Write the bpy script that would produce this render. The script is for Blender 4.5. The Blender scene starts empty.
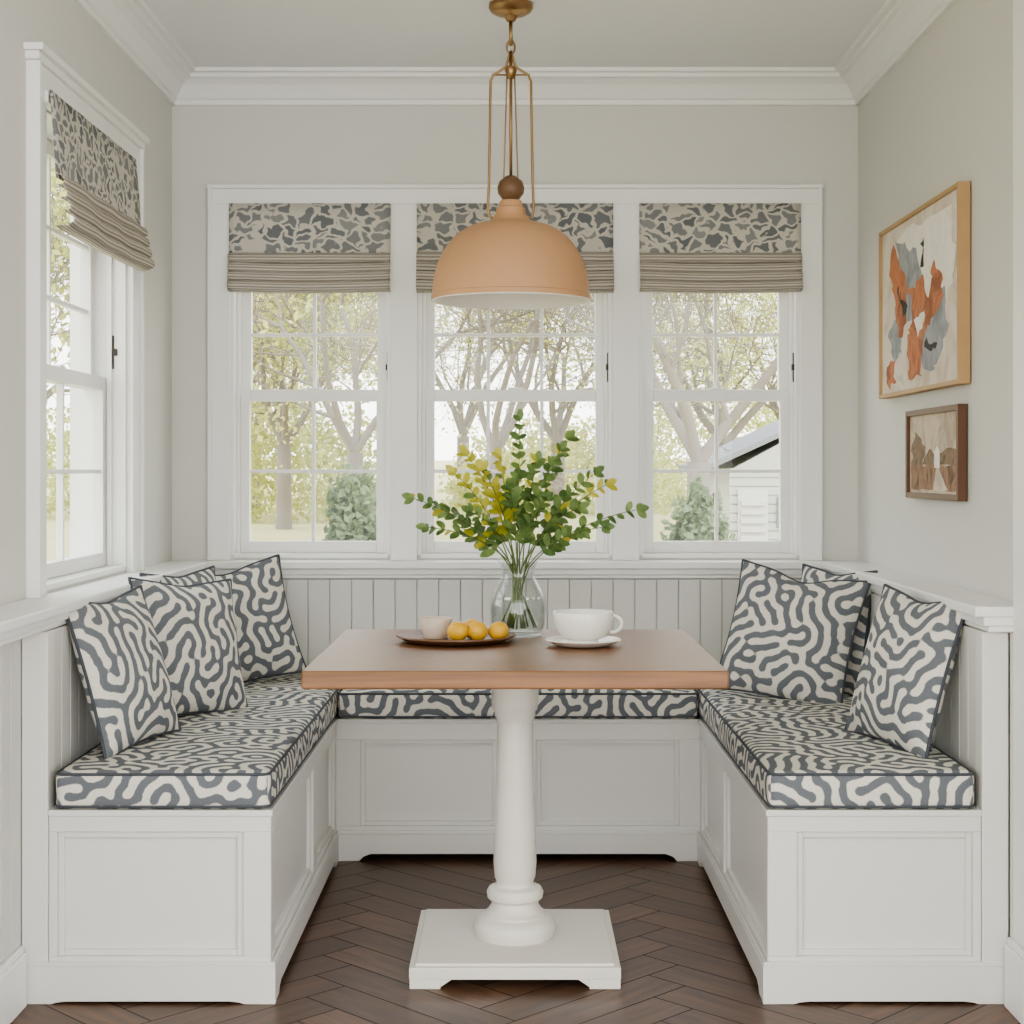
import bpy, bmesh, math, random
import numpy as np
from mathutils import Vector, Matrix, noise as mnoise
random.seed(7)
scene = bpy.context.scene
COL = scene.collection

def srgb(r,g,b):
    def f(c):
        c/=255.0
        return c/12.92 if c<=0.04045 else ((c+0.055)/1.055)**2.4
    return (f(r),f(g),f(b),1.0)

# ---------------------------------------------------------------- woven scroll pattern field (Swift-Hohenberg labyrinth)
FN=384; CELL=0.004
def make_field(period,steps,seed,r=.9):
    rs=np.random.RandomState(seed)
    u=rs.randn(FN,FN)*.5
    k=np.fft.fftfreq(FN)*2*np.pi; k0=2*np.pi/(period/CELL)
    KX,KY=np.meshgrid(k,k,indexing='ij'); q2=(KX**2+KY**2)/k0**2
    L=r-(1-q2)**2; dt=.5; den=1-dt*L
    for s in range(steps):
        nh=np.fft.fft2(.12*u*u-u**3)
        u=np.real(np.fft.ifft2((np.fft.fft2(u)+dt*nh)/den))
    return u/np.std(u)
FIELD=make_field(.036,16,5)
def fsample(x,y):
    fx=x/CELL; fy=y/CELL; i=math.floor(fx); j=math.floor(fy); a=fx-i; b=fy-j
    i0=i%FN; j0=j%FN; i1=(i+1)%FN; j1=(j+1)%FN
    return float((FIELD[i0,j0]*(1-a)+FIELD[i1,j0]*a)*(1-b)+(FIELD[i0,j1]*(1-a)+FIELD[i1,j1]*a)*b)

# ---------------------------------------------------------------- materials
def new_mat(name):
    m=bpy.data.materials.new(name); m.use_nodes=True
    nt=m.node_tree; b=nt.nodes['Principled BSDF']
    return m,nt,b
def N(nt,t,**kw):
    n=nt.nodes.new(t)
    for k,v in kw.items(): setattr(n,k,v)
    return n
def mathn(nt,op,a,b=None,c=None):
    n=N(nt,'ShaderNodeMath',operation=op)
    for i,v in enumerate((a,b,c)):
        if v is None: continue
        if isinstance(v,(int,float)): n.inputs[i].default_value=v
        else: nt.links.new(v,n.inputs[i])
    return n.outputs[0]
def vmath(nt,op,a,b=None,scale=None):
    n=N(nt,'ShaderNodeVectorMath',operation=op)
    for i,v in enumerate((a,b)):
        if v is None: continue
        if isinstance(v,(tuple,list)): n.inputs[i].default_value=v
        else: nt.links.new(v,n.inputs[i])
    if scale is not None: n.inputs['Scale'].default_value=scale
    return n
def mixc(nt,fac,a,b):
    n=N(nt,'ShaderNodeMix',data_type='RGBA')
    if isinstance(fac,(int,float)): n.inputs[0].default_value=fac
    else: nt.links.new(fac,n.inputs[0])
    for i,v in ((6,a),(7,b)):
        if isinstance(v,tuple): n.inputs[i].default_value=v
        else: nt.links.new(v,n.inputs[i])
    return n.outputs[2]
def paint(name,col,rough=0.5,var=0.04,nscale=6,metal=0,bump=0.0,bscale=120,spec=0.5):
    m,nt,b=new_mat(name)
    tc=N(nt,'ShaderNodeTexCoord')
    n=N(nt,'ShaderNodeTexNoise'); n.inputs['Scale'].default_value=nscale; n.inputs['Detail'].default_value=4
    nt.links.new(tc.outputs['Object'],n.inputs['Vector'])
    dark=tuple(c*(1-var) for c in col[:3])+(1,); lite=tuple(min(1,c*(1+var)) for c in col[:3])+(1,)
    nt.links.new(mixc(nt,n.outputs['Fac'],dark,lite),b.inputs['Base Color'])
    b.inputs['Roughness'].default_value=rough; b.inputs['Metallic'].default_value=metal
    b.inputs['Specular IOR Level'].default_value=spec
    if bump>0:
        n2=N(nt,'ShaderNodeTexNoise'); n2.inputs['Scale'].default_value=bscale
        nt.links.new(tc.outputs['Object'],n2.inputs['Vector'])
        bp=N(nt,'ShaderNodeBump'); bp.inputs['Strength'].default_value=bump; bp.inputs['Distance'].default_value=0.01
        nt.links.new(n2.outputs['Fac'],bp.inputs['Height']); nt.links.new(bp.outputs[0],b.inputs['Normal'])
    return m

M_wall=paint('wall_paint',srgb(211,210,204),0.7,0.015,3)
M_ceil=paint('ceiling_paint',srgb(236,237,236),0.8,0.01,3)
M_trim=paint('trim_paint',srgb(234,234,231),0.4,0.01,4)
M_bench=paint('bench_paint',srgb(219,217,212),0.42,0.015,4)
M_bead=paint('beadboard_paint',srgb(207,206,201),0.5,0.015,4)
M_dark=paint('dark_gap',srgb(50,38,32),0.8,0.1)
M_tabwhite=paint('table_white_paint',srgb(222,218,209),0.4,0.07,8)
M_brass=paint('aged_brass',srgb(164,134,98),0.38,0.06,30,metal=1.0)
M_shade=paint('lamp_clay_enamel',srgb(196,153,115),0.55,0.03,8)
M_inner=paint('lamp_inner_white',srgb(240,236,228),0.5,0.01)
M_walnut=paint('turned_wood',srgb(112,84,60),0.45,0.15,25)
M_china=paint('white_china',srgb(236,233,226),0.2,0.01)
M_stone=paint('stoneware_cup',srgb(214,198,182),0.5,0.06,60)
M_lemon=paint('lemon_skin',srgb(220,172,60),0.42,0.1,25,bump=0.15,bscale=250)
M_tray=paint('wood_tray',srgb(112,80,54),0.45,0.2,30)
M_hard=paint('window_hardware',srgb(60,56,52),0.4,0.05,metal=0.6)
M_piping=paint('piping_cord',srgb(74,78,84),0.8,0.05)
M_oak=paint('oak_frame',srgb(182,148,106),0.5,0.1,20)
M_frame2=paint('walnut_frame',srgb(100,68,48),0.45,0.15,20)
M_bark=paint('tree_bark',srgb(134,126,116),0.9,0.2,3)
M_shedw=paint('shed_siding',srgb(196,196,190),0.8,0.03)
M_roof=paint('shed_roof',srgb(140,142,146),0.9,0.1)
M_stem=paint('plant_stem',srgb(98,114,60),0.6,0.15,40)

def leafmat(name,c1,c2,scale=9,trans=0.35):
    m,nt,b=new_mat(name)
    tc=N(nt,'ShaderNodeTexCoord'); n=N(nt,'ShaderNodeTexNoise'); n.inputs['Scale'].default_value=scale
    nt.links.new(tc.outputs['Object'],n.inputs['Vector'])
    r=N(nt,'ShaderNodeValToRGB'); r.color_ramp.elements[0].position=0.35; r.color_ramp.elements[1].position=0.65
    r.color_ramp.elements[0].color=c1; r.color_ramp.elements[1].color=c2
    nt.links.new(n.outputs['Fac'],r.inputs[0]); nt.links.new(r.outputs[0],b.inputs['Base Color'])
    b.inputs['Roughness'].default_value=0.5
    tr=N(nt,'ShaderNodeBsdfTranslucent'); nt.links.new(r.outputs[0],tr.inputs[0])
    mx=N(nt,'ShaderNodeMixShader'); mx.inputs[0].default_value=trans
    nt.links.new(b.outputs[0],mx.inputs[1]); nt.links.new(tr.outputs[0],mx.inputs[2])
    nt.links.new(mx.outputs[0],nt.nodes['Material Output'].inputs[0])
    return m
M_leaf=leafmat('green_leaf',srgb(84,112,62),srgb(134,158,96),20,.4)
M_leafy=leafmat('yellow_leaf',srgb(178,176,62),srgb(210,202,96),20,.4)
M_fol1=leafmat('spring_foliage',srgb(178,182,106),srgb(204,203,140),1)
M_fol2=leafmat('evergreen_foliage',srgb(88,108,76),srgb(126,142,104),1)

def glassmat(name,tint,base=.03,edge=.5,pw=4.0):
    m=bpy.data.materials.new(name); m.use_nodes=True; nt=m.node_tree; nt.nodes.clear()
    out=N(nt,'ShaderNodeOutputMaterial'); t=N(nt,'ShaderNodeBsdfTransparent'); t.inputs[0].default_value=tint
    g=N(nt,'ShaderNodeBsdfGlossy'); g.inputs['Roughness'].default_value=0.02
    lw=N(nt,'ShaderNodeLayerWeight'); lw.inputs[0].default_value=.5
    f=mathn(nt,'MULTIPLY_ADD',mathn(nt,'POWER',lw.outputs['Facing'],pw),edge,base)
    mx=N(nt,'ShaderNodeMixShader'); nt.links.new(f,mx.inputs[0])
    nt.links.new(t.outputs[0],mx.inputs[1]); nt.links.new(g.outputs[0],mx.inputs[2]); nt.links.new(mx.outputs[0],out.inputs[0])
    return m
M_glass=glassmat('window_glass',(0.97,0.98,0.98,1),.03,.35,5)
M_vase=glassmat('vase_glass',(0.94,0.955,0.95,1),.05,.6,3)
M_water=glassmat('water',(0.94,0.96,0.945,1),.02,.4,4)

def scrollfab(name,ca,cb,thr=0.0):
    m,nt,b=new_mat(name)
    at=N(nt,'ShaderNodeAttribute'); at.attribute_name='weave'
    uv=N(nt,'ShaderNodeUVMap')
    n3=N(nt,'ShaderNodeTexNoise'); n3.inputs['Scale'].default_value=55
    nt.links.new(uv.outputs[0],n3.inputs['Vector'])
    v=mathn(nt,'ADD',at.outputs['Fac'],mathn(nt,'MULTIPLY_ADD',n3.outputs['Fac'],1.4,-.7))
    r=N(nt,'ShaderNodeMapRange'); r.inputs['From Min'].default_value=thr-0.25; r.inputs['From Max'].default_value=thr+0.25
    nt.links.new(v,r.inputs['Value'])
    n2=N(nt,'ShaderNodeTexNoise'); n2.inputs['Scale'].default_value=300
    nt.links.new(uv.outputs[0],n2.inputs['Vector'])
    c=mixc(nt,r.outputs[0],ca,cb)
    hs=N(nt,'ShaderNodeHueSaturation'); nt.links.new(c,hs.inputs['Color'])
    nt.links.new(mathn(nt,'MULTIPLY_ADD',n2.outputs['Fac'],0.5,0.75),hs.inputs['Value'])
    nt.links.new(hs.outputs[0],b.inputs['Base Color'])
    b.inputs['Roughness'].default_value=0.9; b.inputs['Specular IOR Level'].default_value=0.15
    bp=N(nt,'ShaderNodeBump'); bp.inputs['Strength'].default_value=0.25; bp.inputs['Distance'].default_value=0.002
    nt.links.new(mathn(nt,'ADD',r.outputs[0],n2.outputs['Fac']),bp.inputs['Height']); nt.links.new(bp.outputs[0],b.inputs['Normal'])
    return m
M_fab=scrollfab('scroll_fabric',srgb(111,115,120),srgb(219,215,205),0.05)

def pebble(name):
    m,nt,b=new_mat(name)
    uv=N(nt,'ShaderNodeUVMap')
    nz=N(nt,'ShaderNodeTexNoise'); nz.inputs['Scale'].default_value=24; nz.inputs['Detail'].default_value=1
    nt.links.new(uv.outputs[0],nz.inputs['Vector'])
    off=vmath(nt,'SCALE',vmath(nt,'SUBTRACT',nz.outputs['Color'],(0.5,0.5,0.5)).outputs[0],scale=0.075)
    pos=vmath(nt,'ADD',uv.outputs[0],off.outputs[0])
    sc=vmath(nt,'MULTIPLY',pos.outputs[0],(19,30,1))
    v=N(nt,'ShaderNodeTexVoronoi',feature='DISTANCE_TO_EDGE'); v.inputs['Scale'].default_value=1
    v.voronoi_dimensions='2D'
    nt.links.new(sc.outputs[0],v.inputs['Vector'])
    v2=N(nt,'ShaderNodeTexVoronoi'); v2.voronoi_dimensions='2D'; v2.inputs['Scale'].default_value=1
    nt.links.new(sc.outputs[0],v2.inputs['Vector'])
    sep=N(nt,'ShaderNodeSeparateColor'); nt.links.new(v2.outputs['Color'],sep.inputs[0])
    keep=mathn(nt,'GREATER_THAN',sep.outputs[0],0.04)
    r=N(nt,'ShaderNodeMapRange'); r.inputs['From Min'].default_value=0.12; r.inputs['From Max'].default_value=0.18
    nt.links.new(v.outputs['Distance'],r.inputs['Value'])
    f=mathn(nt,'MULTIPLY',r.outputs[0],keep)
    blob=mixc(nt,sep.outputs[1],srgb(112,116,120),srgb(148,149,148))
    colr=mixc(nt,f,srgb(206,201,190),blob)
    nt.links.new(colr,b.inputs['Base Color'])
    b.inputs['Roughness'].default_value=0.9
    tr=N(nt,'ShaderNodeBsdfTranslucent'); nt.links.new(colr,tr.inputs[0])
    mx=N(nt,'ShaderNodeMixShader'); mx.inputs[0].default_value=0.12
    nt.links.new(b.outputs[0],mx.inputs[1]); nt.links.new(tr.outputs[0],mx.inputs[2])
    nt.links.new(mx.outputs[0],nt.nodes['Material Output'].inputs[0])
    return m
M_pebble=pebble('shade_print')
def linen():
    m,nt,b=new_mat('shade_linen')
    uv=N(nt,'ShaderNodeUVMap')
    w=N(nt,'ShaderNodeTexWave',bands_direction='Y'); w.inputs['Scale'].default_value=30; w.inputs['Distortion'].default_value=0.6
    nt.links.new(uv.outputs[0],w.inputs['Vector'])
    nt.links.new(mixc(nt,w.outputs['Fac'],srgb(136,128,118),srgb(198,192,182)),b.inputs['Base Color'])
    b.inputs['Roughness'].default_value=0.9
    return m
M_linen=linen()

def woodmat(name,c1,c2,rough,attr=False,gs=(3,40,1),plankvar=0.0):
    m,nt,b=new_mat(name)
    uv=N(nt,'ShaderNodeUVMap')
    sc=vmath(nt,'MULTIPLY',uv.outputs[0],gs)
    n=N(nt,'ShaderNodeTexNoise'); n.inputs['Scale'].default_value=1; n.inputs['Detail'].default_value=6; n.inputs['Distortion'].default_value=0.6
    nt.links.new(sc.outputs[0],n.inputs['Vector'])
    r=N(nt,'ShaderNodeValToRGB'); r.color_ramp.elements[0].position=0.3; r.color_ramp.elements[1].position=0.72
    r.color_ramp.elements[0].color=c1; r.color_ramp.elements[1].color=c2
    nt.links.new(n.outputs['Fac'],r.inputs[0])
    col=r.outputs[0]
    if attr:
        a=N(nt,'ShaderNodeVertexColor'); a.layer_name='Col'
        sep=N(nt,'ShaderNodeSeparateColor'); nt.links.new(a.outputs[0],sep.inputs[0])
        hs=N(nt,'ShaderNodeHueSaturation'); nt.links.new(col,hs.inputs['Color'])
        nt.links.new(mathn(nt,'MULTIPLY_ADD',sep.outputs[0],plankvar,1-plankvar/2),hs.inputs['Value'])
        col=hs.outputs[0]
    nt.links.new(col,b.inputs['Base Color'])
    nt.links.new(mathn(nt,'MULTIPLY_ADD',n.outputs['Fac'],0.2,rough-0.1),b.inputs['Roughness'])
    bp=N(nt,'ShaderNodeBump'); bp.inputs['Strength'].default_value=0.15; bp.inputs['Distance'].default_value=0.003
    nt.links.new(n.outputs['Fac'],bp.inputs['Height']); nt.links.new(bp.outputs[0],b.inputs['Normal'])
    return m
M_floor=woodmat('herringbone_oak',srgb(72,50,38),srgb(116,88,68),0.38,True,(4,45,1),0.42)
M_table=woodmat('table_wood',srgb(108,73,46),srgb(150,107,72),0.34,False,(2.2,34,1))

# ---------------------------------------------------------------- mesh helpers
def finish(bm,name,mats,parent=None,smooth=False,bevel=0,recalc=True,autosm=False):
    if recalc: bmesh.ops.recalc_face_normals(bm,faces=bm.faces)
    me=bpy.data.meshes.new(name); bm.to_mesh(me); bm.free()
    if not isinstance(mats,(list,tuple)): mats=[mats]
    for m in mats: me.materials.append(m)
    ob=bpy.data.objects.new(name,me); COL.objects.link(ob)
    if smooth:
        for p in me.polygons: p.use_smooth=True
    if parent: ob.parent=parent
    if bevel>0:
        md=ob.modifiers.new('bevel','BEVEL'); md.width=bevel; md.segments=2; md.limit_method='ANGLE'
    return ob
def empty(name,loc=(0,0,0)):
    e=bpy.data.objects.new(name,None); e.empty_display_size=0.1; COL.objects.link(e); e.location=loc
    return e
def ident(u,w,z): return (u,w,z)
def bbox(bm,b,mp=ident,mi=0):
    x0,x1,y0,y1,z0,z1=b
    vs=[bm.verts.new(mp(x,y,z)) for x in (x0,x1) for y in (y0,y1) for z in (z0,z1)]
    for f in ((0,1,3,2),(4,6,7,5),(0,4,5,1),(2,3,7,6),(0,2,6,4),(1,5,7,3)):
        fc=bm.faces.new([vs[i] for i in f]); fc.material_index=mi
def boxes(name,lst,mat,parent=None,bevel=0.002,mp=ident):
    bm=bmesh.new()
    for b in lst: bbox(bm,b,mp)
    return finish(bm,name,mat,parent,bevel=bevel)
def prism(bm,poly,a,b,mp):
    A=[bm.verts.new(mp(p,q,a)) for p,q in poly]; B=[bm.verts.new(mp(p,q,b)) for p,q in poly]
    n=len(poly)
    bm.faces.new(A); bm.faces.new(list(reversed(B)))
    for i in range(n):
        j=(i+1)%n; bm.faces.new([A[i],A[j],B[j],B[i]])
def lathe(bm,prof,cx=0,cy=0,seg=48,mi=0):
    rings=[]
    for r,z in prof:
        if r<1e-5: rings.append([bm.verts.new((cx,cy,z))])
        else: rings.append([bm.verts.new((cx+r*math.cos(2*math.pi*i/seg),cy+r*math.sin(2*math.pi*i/seg),z)) for i in range(seg)])
    for a,b in zip(rings[:-1],rings[1:]):
        for i in range(seg):
            j=(i+1)%seg
            if len(a)==1 and len(b)==1: continue
            if len(a)==1: f=bm.faces.new([a[0],b[i],b[j]])
            elif len(b)==1: f=bm.faces.new([a[i],a[j],b[0]])
            else: f=bm.faces.new([a[i],a[j],b[j],b[i]])
            f.material_index=mi; f.smooth=True
def lathe_ob(name,prof,mat,parent=None,cx=0,cy=0,seg=48,sharp=True):
    bm=bmesh.new(); lathe(bm,prof,cx,cy,seg); ob=finish(bm,name,mat,parent,smooth=True)
    if sharp:
        md=ob.modifiers.new('es','EDGE_SPLIT'); md.split_angle=math.radians(40)
    return ob
def tube(bm,pts,rad,n=6,closed=False,mi=0):
    pts=[Vector(p) for p in pts]; m=len(pts)
    if not isinstance(rad,(list,tuple)): rad=[rad]*m
    rings=[]; ref=None
    for i,p in enumerate(pts):
        if closed: t=pts[(i+1)%m]-pts[i-1]
        else: t=pts[min(i+1,m-1)]-pts[max(i-1,0)]
        if t.length<1e-9: t=Vector((0,0,1))
        t.normalize()
        if ref is None:
            ref=Vector((1,0,0)) if abs(t.x)<0.8 else Vector((0,1,0))
        u=ref-t*ref.dot(t); 
        if u.length<1e-6: u=t.orthogonal()
        u.normalize(); v=t.cross(u); ref=u
        rings.append([bm.verts.new(p+(u*math.cos(2*math.pi*k/n)+v*math.sin(2*math.pi*k/n))*rad[i]) for k in range(n)])
    prs=list(zip(rings[:-1],rings[1:]))
    if closed: prs.append((rings[-1],rings[0]))
    for a,b in prs:
        for k in range(n):
            l=(k+1)%n; f=bm.faces.new([a[k],a[l],b[l],b[k]]); f.smooth=True; f.material_index=mi
    if not closed:
        bm.faces.new(rings[0]); bm.faces.new(rings[-1])

# ---------------------------------------------------------------- room shell
HW=1.162; YB=5.42; ZC=2.54; T=0.16; YN=2.4; LZ=0.895
mpB=lambda u,w,z:(u,YB-w,z)
mpL=lambda u,w,z:(-HW+w,u,z)
mpR=lambda u,w,z:(HW-w,u,z)
OZ0,OZ1=0.912,2.098
def herring(region,L=0.56,n=5):
    W=L/n; x0,x1,y0,y1=region
    bm=bmesh.new(); uvl=bm.loops.layers.uv.new('UVMap'); cl=bm.loops.layers.color.new('Col')
    c=math.cos(math.pi/4); R=int(max(abs(x0),abs(x1),abs(y0),abs(y1))*1.6/W)+n
    g=0.0016
    for a in range(-R,R):
        for b in range(-R,R):
            r=(a-b)%(2*n)
            if r==0: rx0,rx1,ry0,ry1=a*W,a*W+L,b*W,b*W+W; hor=True
            elif r==2*n-1: rx0,rx1,ry0,ry1=a*W,a*W+W,b*W,b*W+L; hor=False
            else: continue
            cx,cy=(rx0+rx1)/2,(ry0+ry1)/2; wx=c*(cx-cy); wy=c*(cx+cy)
            if wx<x0-L or wx>x1+L or wy<y0-L or wy>y1+L: continue
            pts=[(rx0+g,ry0+g),(rx1-g,ry0+g),(rx1-g,ry1-g),(rx0+g,ry1-g)]
            vs=[bm.verts.new((c*(p-q),c*(p+q),0.0)) for p,q in pts]
            f=bm.faces.new(vs); ou,ov=random.uniform(0,50),random.uniform(0,50); sh=random.random()
            for l,(p,q) in zip(f.loops,pts):
                u,v=(p-rx0,q-ry0) if hor else (q-ry0,p-rx0)
                l[uvl].uv=(u+ou,v+ov); l[cl]=(sh,sh,sh,1)
    for co,no in (((x0,0,0),(-1,0,0)),((x1,0,0),(1,0,0)),((0,y0,0),(0,-1,0)),((0,y1,0),(0,1,0))):
        bmesh.ops.bisect_plane(bm,geom=bm.verts[:]+bm.edges[:]+bm.faces[:],plane_co=co,plane_no=no,clear_outer=True)
    for f in bm.faces:
        if f.normal.z<0: f.normal_flip()
    return bm
me=bpy.data.meshes.new('floor')
bm=herring((-HW,HW,YN,YB)); bm2=herring((-3,3,-1,YN)); tmp=bpy.data.meshes.new('t'); bm2.to_mesh(tmp); bm2.free(); bm.from_mesh(tmp)
for b in ((-HW,HW,YN,YB,-0.06,-0.001),(-3,3,-1,YN-.0005,-0.06,-0.001)): bbox(bm,b,ident,1)
bm.to_mesh(me); bm.free(); me.materials.append(M_floor); me.materials.append(M_dark)
fl=bpy.data.objects.new('floor',me); COL.objects.link(fl)

boxes('ceiling',[(-HW-T,HW+T,YN,YB+T,ZC,ZC+0.1),(-3,3,-1,YN-.0005,ZC,ZC+0.1)],M_ceil,bevel=0)
WX=[(-0.962,-0.42),(-0.33,0.33),(0.42,0.962)]
boxes('wall_back',[(-HW-T,WX[0][0],-T,0,0,ZC),(WX[0][1],WX[1][0],-T,0,OZ0,OZ1),(WX[1][1],WX[2][0],-T,0,OZ0,OZ1),(WX[2][1],HW+T,-T,0,0,ZC),
  (WX[0][0],WX[2][1],-T,0,OZ1,ZC),(WX[0][0],WX[2][1],-T,0,0,OZ0)],M_wall,bevel=0,mp=mpB)
LW0,LW1=3.89,4.77
boxes('wall_left',[(YN,LW0,-T,0,0,ZC),(LW1,YB,-T,0,0,ZC),(LW0,LW1,-T,0,OZ1,ZC),(LW0,LW1,-T,0,0,OZ0)],M_wall,bevel=0,mp=mpL)
boxes('wall_right',[(YN,YB,-T,0,0,ZC)],M_wall,bevel=0,mp=mpR)

crown=[(0,-0.105),(0.012,-0.105),(0.014,-0.09),(0.022,-0.086),(0.03,-0.07),(0.045,-0.045),(0.065,-0.03),(0.078,-0.026),(0.08,-0.014),(0.098,-0.012),(0.1,0.0),(0,0)]
def crown_ob(name,mp,a,b):
    bm=bmesh.new(); prism(bm,[(w,ZC+z) for w,z in crown],a,b,lambda p,q,t:mp(t,p,q)); return finish(bm,name,M_trim)
crown_ob('trim_1',mpB,-HW,HW); crown_ob('trim_2',mpL,YN,YB); crown_ob('trim_3',mpR,YN,YB)

cas=[(-1.032,-0.962,0,0.022,LZ,OZ1),(0.962,1.032,0,0.022,LZ,OZ1),(-0.42,-0.33,0,0.022,LZ,OZ1),(0.33,0.42,0,0.022,LZ,OZ1),
     (-1.032,1.032,0,0.022,OZ1,2.15),(-1.04,1.04,0,0.03,2.15,2.163),
     (-1.036,-1.022,0.0,0.03,LZ,2.15),(1.022,1.036,0.0,0.03,LZ,2.15)]
boxes('trim_5',cas,M_trim,mp=mpB)
boxes('trim_6',[(3.803,LW0,0,0.024,LZ,OZ1),(LW1,4.867,0,0.024,LZ,OZ1),(3.803,4.867,0,0.024,OZ1,2.175),(3.79,4.88,0,0.034,2.175,2.195),(3.78,4.89,0,0.046,2.195,2.212),
     (3.80,3.815,0,0.034,LZ,2.175),(4.855,4.87,0,0.034,LZ,2.175)],M_trim,mp=mpL)

def pane(name,mp,u0,u1,w,z0,z1,root):
    bm=bmesh.new(); bm.faces.new([bm.verts.new(mp(u,w,z)) for u,z in ((u0,z0),(u1,z0),(u1,z1),(u0,z1))]); finish(bm,name,M_glass,root)
def window(name,mp,u0,u1,cols):
    root=empty(name)
    lst=[(u0,u0+.012,-T-.002,0.004,OZ0,OZ1),(u1-.012,u1,-T-.002,0.004,OZ0,OZ1),(u0+.012,u1-.012,-T-.002,0.004,OZ1-.012,OZ1+.001),(u0+.011,u1-.011,-T-.012,0.004,OZ0-.01,OZ0+.004),
         (u0+.012,u0+.024,-.05,-.035,OZ0,OZ1-.012),(u1-.024,u1-.012,-.05,-.035,OZ0,OZ1-.012)]
    boxes('jamb',lst,M_trim,root,0.001,mp)
    a,b=u0+.012,u1-.012
    def sash(nm,z0,z1,w0,w1,br,tr,rows):
        st=.042
        l=[(a,a+st,w0,w1,z0,z1),(b-st,b,w0,w1,z0,z1),(a+st,b-st,w0,w1,z0,z0+br),(a+st,b-st,w0,w1,z1-tr,z1)]
        g0,g1,h0,h1=a+st,b-st,z0+br,z1-tr
        wm=(w0+w1)/2
        for i in range(1,cols):
            x=g0+(g1-g0)*i/cols; l.append((x-.006,x+.006,wm-.01,wm+.01,h0,h1))
        for j in range(1,rows):
            z=h0+(h1-h0)*j/rows; l.append((g0,g1,wm-.009,wm+.009,z-.006,z+.006))
        boxes(nm,l,M_trim,root,0.002,mp)
        pane(nm+'_glass',mp,g0,g1,wm,h0,h1,root)
    sash('lower_sash',OZ0+.0045,1.475,-.085,-.052,.040,.04,2)
    sash('upper_sash',1.438,OZ1-.013,-.122,-.088,.038,.04,3)
    um=(a+b)/2
    boxes('sash_lock',[(um-.025,um+.025,-.086,-.06,1.475,1.483)],M_trim,root,0.003,mp)
    boxes('sash_latch',[(b-.004,b+.006,-.05,-.03,1.50,1.60),(b-.008,b+.005,-.045,-.02,1.54,1.56)],M_hard,root,0.002,mp)
    return root
for i,(a,b) in enumerate(WX): window('window_%d'%(i+1),mpB,a,b,3 if i==1 else 2)
window('window_4',mpL,LW0,LW1,2)

def shade(name,mp,u0,u1,zt,w0,slant=0.0,drop=.168):
    root=empty(name)
    def sheet(nm,prof,mat):
        bm=bmesh.new(); uvl=bm.loops.layers.uv.new('UVMap'); n=24; rows=[]; s=0; prev=None; S=[]
        for (w,z) in prof:
            if prev: s+=math.hypot(w-prev[0],z-prev[1])
            prev=(w,z); S.append(s)
            row=[]
            for i in range(n+1):
                u=u0+(u1-u0)*i/n
                wob=0.003*math.sin(u*23+z*15)*(1 if w>w0+.015 else .3)
                zz=z+(-0.006*math.sin(math.pi*i/n) if z<1.9 else 0)
                row.append(bm.verts.new(mp(u,w+wob,zz)))
            rows.append(row)
        for j in range(len(rows)-1):
            for i in range(n):
                f=bm.faces.new([rows[j][i],rows[j][i+1],rows[j+1][i+1],rows[j+1][i]])
                for l,(ii,jj) in zip(f.loops,((i,j),(i+1,j),(i+1,j+1),(i,j+1))): l[uvl].uv=(u0+(u1-u0)*ii/n,-S[jj])
        ob=finish(bm,nm,mat,root,smooth=True)
        md=ob.modifiers.new('s','SOLIDIFY'); md.thickness=0.003
    zf=zt-drop
    sheet('printed_panel',[(w0,zt),(w0+slant*.3,zt-.06),(w0+slant*.7,zt-.12),(w0+slant,zf),(w0+slant+.004,zf-.012)],M_pebble)
    w=w0+slant
    pr=[(w+.002,zf+.002)]; z=zf
    for k in range(4):
        o=w+.012+.007*k
        pr+=[(o+.006,z-.004),(o+.013,z-.014),(o+.013,z-.026),(o+.004,z-.031),(o-.004,z-.029)]
        z-=.031
    pr+=[(o+.002,z-.004),(w,z-.006)]
    sheet('gathered_folds',pr,M_linen)
    boxes('headrail',[(u0+.003,u1-.003,w0-.03,w0-.004,zt-.03,zt)],M_trim,root,.002,mp)
for a,b in WX: shade('roman_shade',mpB,a-.001,b+.001,OZ1,0.03)
shade('roman_shade',mpL,3.87,4.74,2.12,0.036,0.015,.20)

def ledge(name,mp,a,b,depth):
    boxes(name,[(a,b,0,depth,LZ-.024,LZ),(a,b,0,depth-.02,LZ-.045,LZ-.024),(a,b,0,depth-.03,LZ-.058,LZ-.045)],M_trim,bevel=.004,mp=mp)
ledge('trim_7',mpB,-HW,HW,0.105)
ledge('trim_8',mpL,YN,YB-.105,0.135)
ledge('trim_9',mpR,3.57,YB-.105,0.135)
def beads(lst,a,b,w0,w1,z0,z1,sp=0.072):
    n=max(1,round((b-a)/sp)); s=(b-a)/n
    for i in range(n): lst.append((a+i*s+.0014,a+(i+1)*s-.0014,w0,w1,z0,z1))
bench=empty('banquette_bench')
FB=3.60; YI=4.92; XL=-0.549; XR=0.568; SH=0.435
wl=HW-1.055
G=.003
lb=[(FB+.052,YB-.07,G,wl-.009,0,LZ-.06)]
beads(lb,FB+.052,YB-.09,wl-.013,wl,.40,LZ-.0605)
boxes('left_backrest',lb,M_bead,bench,.0018,mpL)
boxes('right_backrest',lb,M_bead,bench,.0018,mpR)
bb=[(-HW+wl-.01,HW-wl+.01,G,.068,0,LZ-.06)]
beads(bb,-HW+wl,HW-wl,.064,.077,.40,LZ-.0605)
boxes('rear_backrest',bb,M_bead,bench,.0018,mpB)
boxes('end_posts',[(-1.11,-1.05,FB-.004,FB+.05,0.0,LZ-.059),(1.05,1.11,FB-.004,FB+.05,0.0,LZ-.059)],M_bench,bench,.003)
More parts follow.
